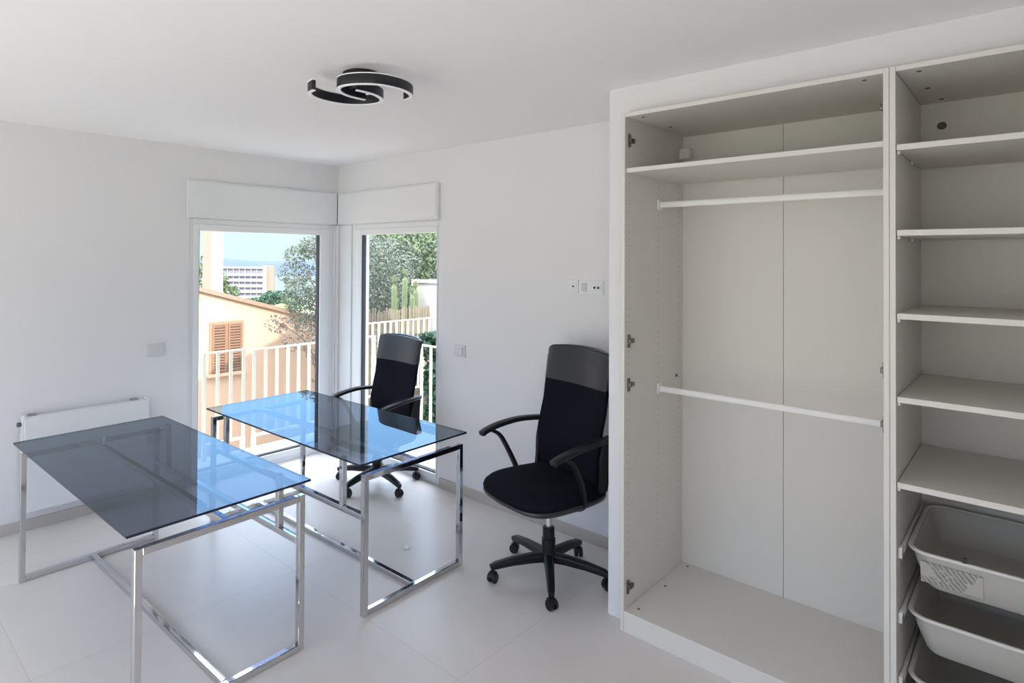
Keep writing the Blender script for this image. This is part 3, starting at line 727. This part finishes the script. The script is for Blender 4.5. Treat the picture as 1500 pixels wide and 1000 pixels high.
# columnar cactus
ct = thing('columnar_cactus', 'tall green columnar cactus rising above the reed fence', 'cactus', (-5.60, 3.72, -3.2))
CACT = mat('cactus_skin', (0.13, 0.165, 0.085), 0.6, noise=0.2, nscale=12)
for px, py, h, r in ((-0.10, -0.10, 4.50, 0.045), (0.02, 0.0, 4.62, 0.045), (0.12, 0.12, 4.42, 0.045), (-0.02, 0.1, 4.30, 0.040), (0.20, -0.02, 4.36, 0.040), (-0.2, 0.05, 4.28, 0.04)):
    bm = new_bm(); sec = []
    for i in range(20):
        a = 2*PI*i/20; rr = r*(1.0 if i % 2 else 0.72); sec.append((rr*math.cos(a), rr*math.sin(a)))
    pts = smooth_path([(px*0.3, py*0.3, 0), (px, py, 2.2), (px*1.05, py*1.05, h-0.08), (px*1.05, py*1.05, h)], 5)
    sc = [1.0]*len(pts); sc[-1] = 0.3; sc[-2] = 0.75
    sweep(bm, pts, sec, scale=sc); obj('stem', bm, CACT, ct, False)

# ------------------------------------------------------------------ neighbouring buildings
PEACH = mat('peach_render', (0.57, 0.375, 0.262), 0.85, noise=0.04, nscale=2)
CREAM = mat('cream_render', (0.44, 0.385, 0.28), 0.85); CREAM_SHADED = mat('shaded_cream_render', (0.42, 0.26, 0.19), 0.85)  # the pink is the cream chimney's shaded side, shade put into the colour
TILE = mat('clay_tile', (0.30, 0.20, 0.14), 0.8, noise=0.2, nscale=14)
SHUT = mat('brown_shutter', (0.25, 0.14, 0.09), 0.55)
h = thing('house', 'peach rendered house with sloping roof and brown shuttered window', 'house', (-8.0, 0.0, -3.2))
def wz(y): return 3.2+1.55-0.278*max(0.0, y-0.1)+min(0.0, y-0.1)*0.278    # gable line above the base
ys = [-4.2, 0.1, 3.95]
bm = new_bm()
prof = [(-4.2, 0)]+[(y, wz(y)) for y in ys]+[(3.95, 0)]
loft(bm, [[(0, y, z) for y, z in prof], [(-7, y, z) for y, z in prof]]); obj('wall', bm, PEACH, h)
for a, b in ((-4.35, 0.1), (0.1, 4.10)):
    bm = new_bm()
    pr_ = [(a, wz(a)+0.005), (b, wz(b)+0.005), (b, wz(b)+0.075), (a, wz(a)+0.075)]
    loft(bm, [[(0.06, y, z) for y, z in pr_], [(-7.1, y, z) for y, z in pr_]])
    obj('roof_slope', bm, TILE, h, False, 'clay tiled roof slope')
bm = new_bm(); box(bm, (-2.36, 2.72, 3.9), (-2.0, 2.955, 6.4)); ch_ = obj('chimney', bm, CREAM, h, False, 'cream chimney shaft with its shaded side coloured pink')
bx('shaded_face', (-2.37, 2.712, 3.9), (-2.0, 2.7195, 6.4), CREAM_SHADED, ch_, 0, 'side face with its shade put into the pink colour')
# shuttered window
wf = bx('window_frame', (-0.02, 1.760, 3.03), (0.035, 2.330, 3.85), mat('brown_frame', (0.36, 0.22, 0.15), 0.5), h)
for y0 in (1.795, 2.058):
    bm = new_bm(); w_ = 0.235
    box(bm, (0.036, y0, 3.06), (0.062, y0+0.03, 3.815)); box(bm, (0.036, y0+w_-0.03, 3.06), (0.062, y0+w_, 3.815))
    for z in (3.06, 3.785): box(bm, (0.036, y0+0.03, z), (0.062, y0+w_-0.03, z+0.03))
    for i in range(16):
        z = 3.10+i*0.043
        q = [(0.038, z), (0.058, z+0.012), (0.058, z+0.034), (0.038, z+0.022)]
        loft(bm, [[(x, y0+0.03, zz) for x, zz in q], [(x, y0+w_-0.03, zz) for x, zz in q]])
    obj('shutter', bm, SHUT, wf, False)
bx('sill', (-0.01, 1.72, 2.985), (0.09, 2.37, 3.028), PEACH, h)
# low terracotta courtyard wall below the house
bm = new_bm()
TERR = mat('terracotta_brick', (0.48, 0.29, 0.18), 0.85, noise=0.15, nscale=6)
cw = thing('garden_wall', 'low terracotta garden wall seen between the balcony slats', 'wall', (-6.6, 0.0, -3.2))
bx('wall_body', (-0.12, -2.5, 0.0), (0.12, 3.1, 1.25), TERR, cw); bx('coping', (-0.16, -2.52, 1.251), (0.16, 3.12, 1.31), PEACH, cw)

# white wall building behind the reed fence
WB = mat('white_render', (0.44, 0.42, 0.40), 0.8, noise=0.03, nscale=2)
wb = thing('white_building', 'plain white rendered building at the right edge of the narrow window', 'building', (-4.0, 5.5, -3.2))
bx('wall', (-1.57, -1.5, 0), (2.0, 2.5, 4.50), WB, wb); bx('parapet_cap', (-1.60, -1.53, 4.501), (2.03, 2.53, 4.54), mat('grey_coping', (0.5, 0.5, 0.5), 0.7), wb)
bx('corner_pilaster', (-1.67, -1.56, 0), (-1.571, -1.40, 4.545), CREAM, wb)
bx('roof_unit', (-1.45, -1.1, 4.541), (-1.15, -0.8, 4.76), mat('grey_unit', (0.42, 0.42, 0.43), 0.6), wb, 0.01); bx('roof_unit', (-1.0, -1.0, 4.541), (-0.6, -0.6, 4.72), mat('grey_unit', (0.42, 0.42, 0.43), 0.6), wb, 0.01)

# far white hotel
HX = Vector((-277.5, 144.6, -30.0)); ang = math.atan2(-2.56-144.6, 1.36+277.5)+PI/2     # local x along facade, local -y faces the room... set so facade looks at us
hot = thing('hotel', 'distant white hotel block with rows of balconies', 'building', HX, math.atan2(16.4, 16.85))
HW = mat('hotel_white', (0.40, 0.40, 0.42), 0.7); HG = mat('hotel_shade', (0.24, 0.22, 0.27), 0.7); HT = mat('hotel_brown', (0.25, 0.19, 0.15), 0.8)
bx('body', (-11.6, 0.0, 0), (8.9, 3, 26.0), HG, hot)
bx('roof_slab', (-11.8, -1.4, 26.01), (9.1, 3.1, 26.8), HW, hot)
bx('stair_tower', (8.95, -1.5, 0), (10.3, 3.0, 27.5), HW, hot); bx('annex', (10.35, 0.5, 0), (13.5, 3.0, 27.3), HT, hot, 0, 'brown annex wing')
for i in range(9):
    z = 0.6+i*2.72
    bx('balcony_parapet', (-11.7, -1.5, z), (8.93, -0.02, z+1.15), HW, hot)
for k in range(8):
    x = -11.7+k*2.9
    bx('balcony_divider', (x, -1.3, 0.2), (x+0.14, -0.03, 26.0), HW, hot)
# distant hills
hl = new_bm(); prof = []
for i in range(60):
    t = i/59
    z = -10+10*math.sin(t*5.2+0.7)+5*math.sin(t*13)+3*math.sin(t*31)
    prof.append((t, z+10))
A_, B_ = Vector((-2750, 700, 0)), Vector((-1500, 2150, 0))
n_ = Vector((-(B_-A_).y, (B_-A_).x, 0)).normalized()
rows = []
for k, (dd, f) in enumerate(((0, 0.0), (120, 0.75), (260, 1.0), (500, 0.6), (800, 0.0))):
    rows.append([hl.verts.new(A_.lerp(B_, t)+n_*dd+Vector((0, 0, -75+(z+60)*f))) for t, z in prof])
for a, b in zip(rows, rows[1:]):
    for i in range(len(a)-1): hl.faces.new((a[i], a[i+1], b[i+1], b[i]))
hills = obj('hills', hl, mat('hazy_hills', (0.060, 0.085, 0.125), 0.95, noise=0.15, nscale=0.01), None, True)
struct(hills, 'hazy blue hills on the horizon', 'hills')

# ------------------------------------------------------------------ light
w = bpy.data.worlds.new('World'); SC.world = w; w.use_nodes = True
nt = w.node_tree; bg = nt.nodes['Background']
tc = nt.nodes.new('ShaderNodeTexCoord'); sp = nt.nodes.new('ShaderNodeSeparateXYZ'); nt.links.new(tc.outputs['Generated'], sp.inputs[0])
cr = nt.nodes.new('ShaderNodeValToRGB'); nt.links.new(sp.outputs[2], cr.inputs[0])
e = cr.color_ramp.elements
e[0].position = 0.0; e[0].color = (0.245, 0.315, 0.33, 1)
e[1].position = 0.09; e[1].color = (0.262, 0.337, 0.363, 1)
for p, c in ((0.22, (0.30, 0.60, 1.02, 1)), (0.40, (0.42, 0.72, 1.15, 1)), (0.60, (1.75, 1.95, 2.25, 1)), (1.0, (2.3, 2.5, 2.85, 1))):
    q = e.new(p); q.color = c
nt.links.new(cr.outputs[0], bg.inputs['Color']); bg.inputs['Strength'].default_value = 2.2
def light(name, kind, loc, target, energy, color=(1, 1, 1), **kw):
    d = bpy.data.lights.new(name, kind); d.energy = energy; d.color = color
    for k, v in kw.items(): setattr(d, k, v)
    o = bpy.data.objects.new(name, d); COL.objects.link(o); o.location = loc
    o.rotation_euler = (Vector(target)-Vector(loc)).to_track_quat('-Z', 'Y').to_euler()
    return o
light('sun', 'SUN', (6, 2, 5), (6-1.0, 2+0.53, 5-0.81), 4.3, (1.0, 0.93, 0.80), angle=0.01)
light('rear_fill_light', 'AREA', ((RX0+RX1)/2, YK-0.02, (RZ0+RZ1)/2), ((RX0+RX1)/2, YK+1.6, (RZ0+RZ1)/2-1.6), 13, (1.0, 0.93, 0.89), shape='RECTANGLE', size=RX1-RX0, size_y=RZ1-RZ0)  # unseen fill lamp added in the rear opening to brighten the room

light('side_fill_light', 'AREA', (XR+0.03, (SY0+SY1)/2, (SZ0+SZ1)/2), (XR-2, (SY0+SY1)/2+0.6, 1.0), 8, (1.0, 0.93, 0.89), shape='RECTANGLE', size=SY1-SY0, size_y=SZ1-SZ0)  # second unseen fill lamp, added to light the wardrobe from the right

# ------------------------------------------------------------------ camera
cam = bpy.data.cameras.new('camera'); co = bpy.data.objects.new('camera', cam); COL.objects.link(co)
RT = Vector((0.7166795, 0.6973747, 0.0062524)); UP = Vector((0.0029490, -0.0119955, 0.9999237)); FW = Vector((-0.6973964, 0.7166064, 0.0106535))
M = Matrix(((RT.x, UP.x, -FW.x, 1.3624), (RT.y, UP.y, -FW.y, -2.5622), (RT.z, UP.z, -FW.z, 1.6822), (0, 0, 0, 1)))
co.matrix_world = M
cam.sensor_fit = 'HORIZONTAL'; cam.sensor_width = 36.0
cam.lens = 893.247/1500*36.0
cam.shift_x = (750-650.08)/1500; cam.shift_y = (368.457-500)/1500
cam.clip_end = 6000; cam.clip_start = 0.02
SC.camera = co
SC.view_settings.view_transform = 'Standard'; SC.view_settings.look = 'None'; SC.view_settings.gamma = 1.0
SC.view_settings.exposure = 0.60; SC.view_settings.use_curve_mapping = False
SC.cycles.use_denoising = True
SC.cycles.max_bounces = 10; SC.cycles.diffuse_bounces = 6; SC.cycles.transparent_max_bounces = 16
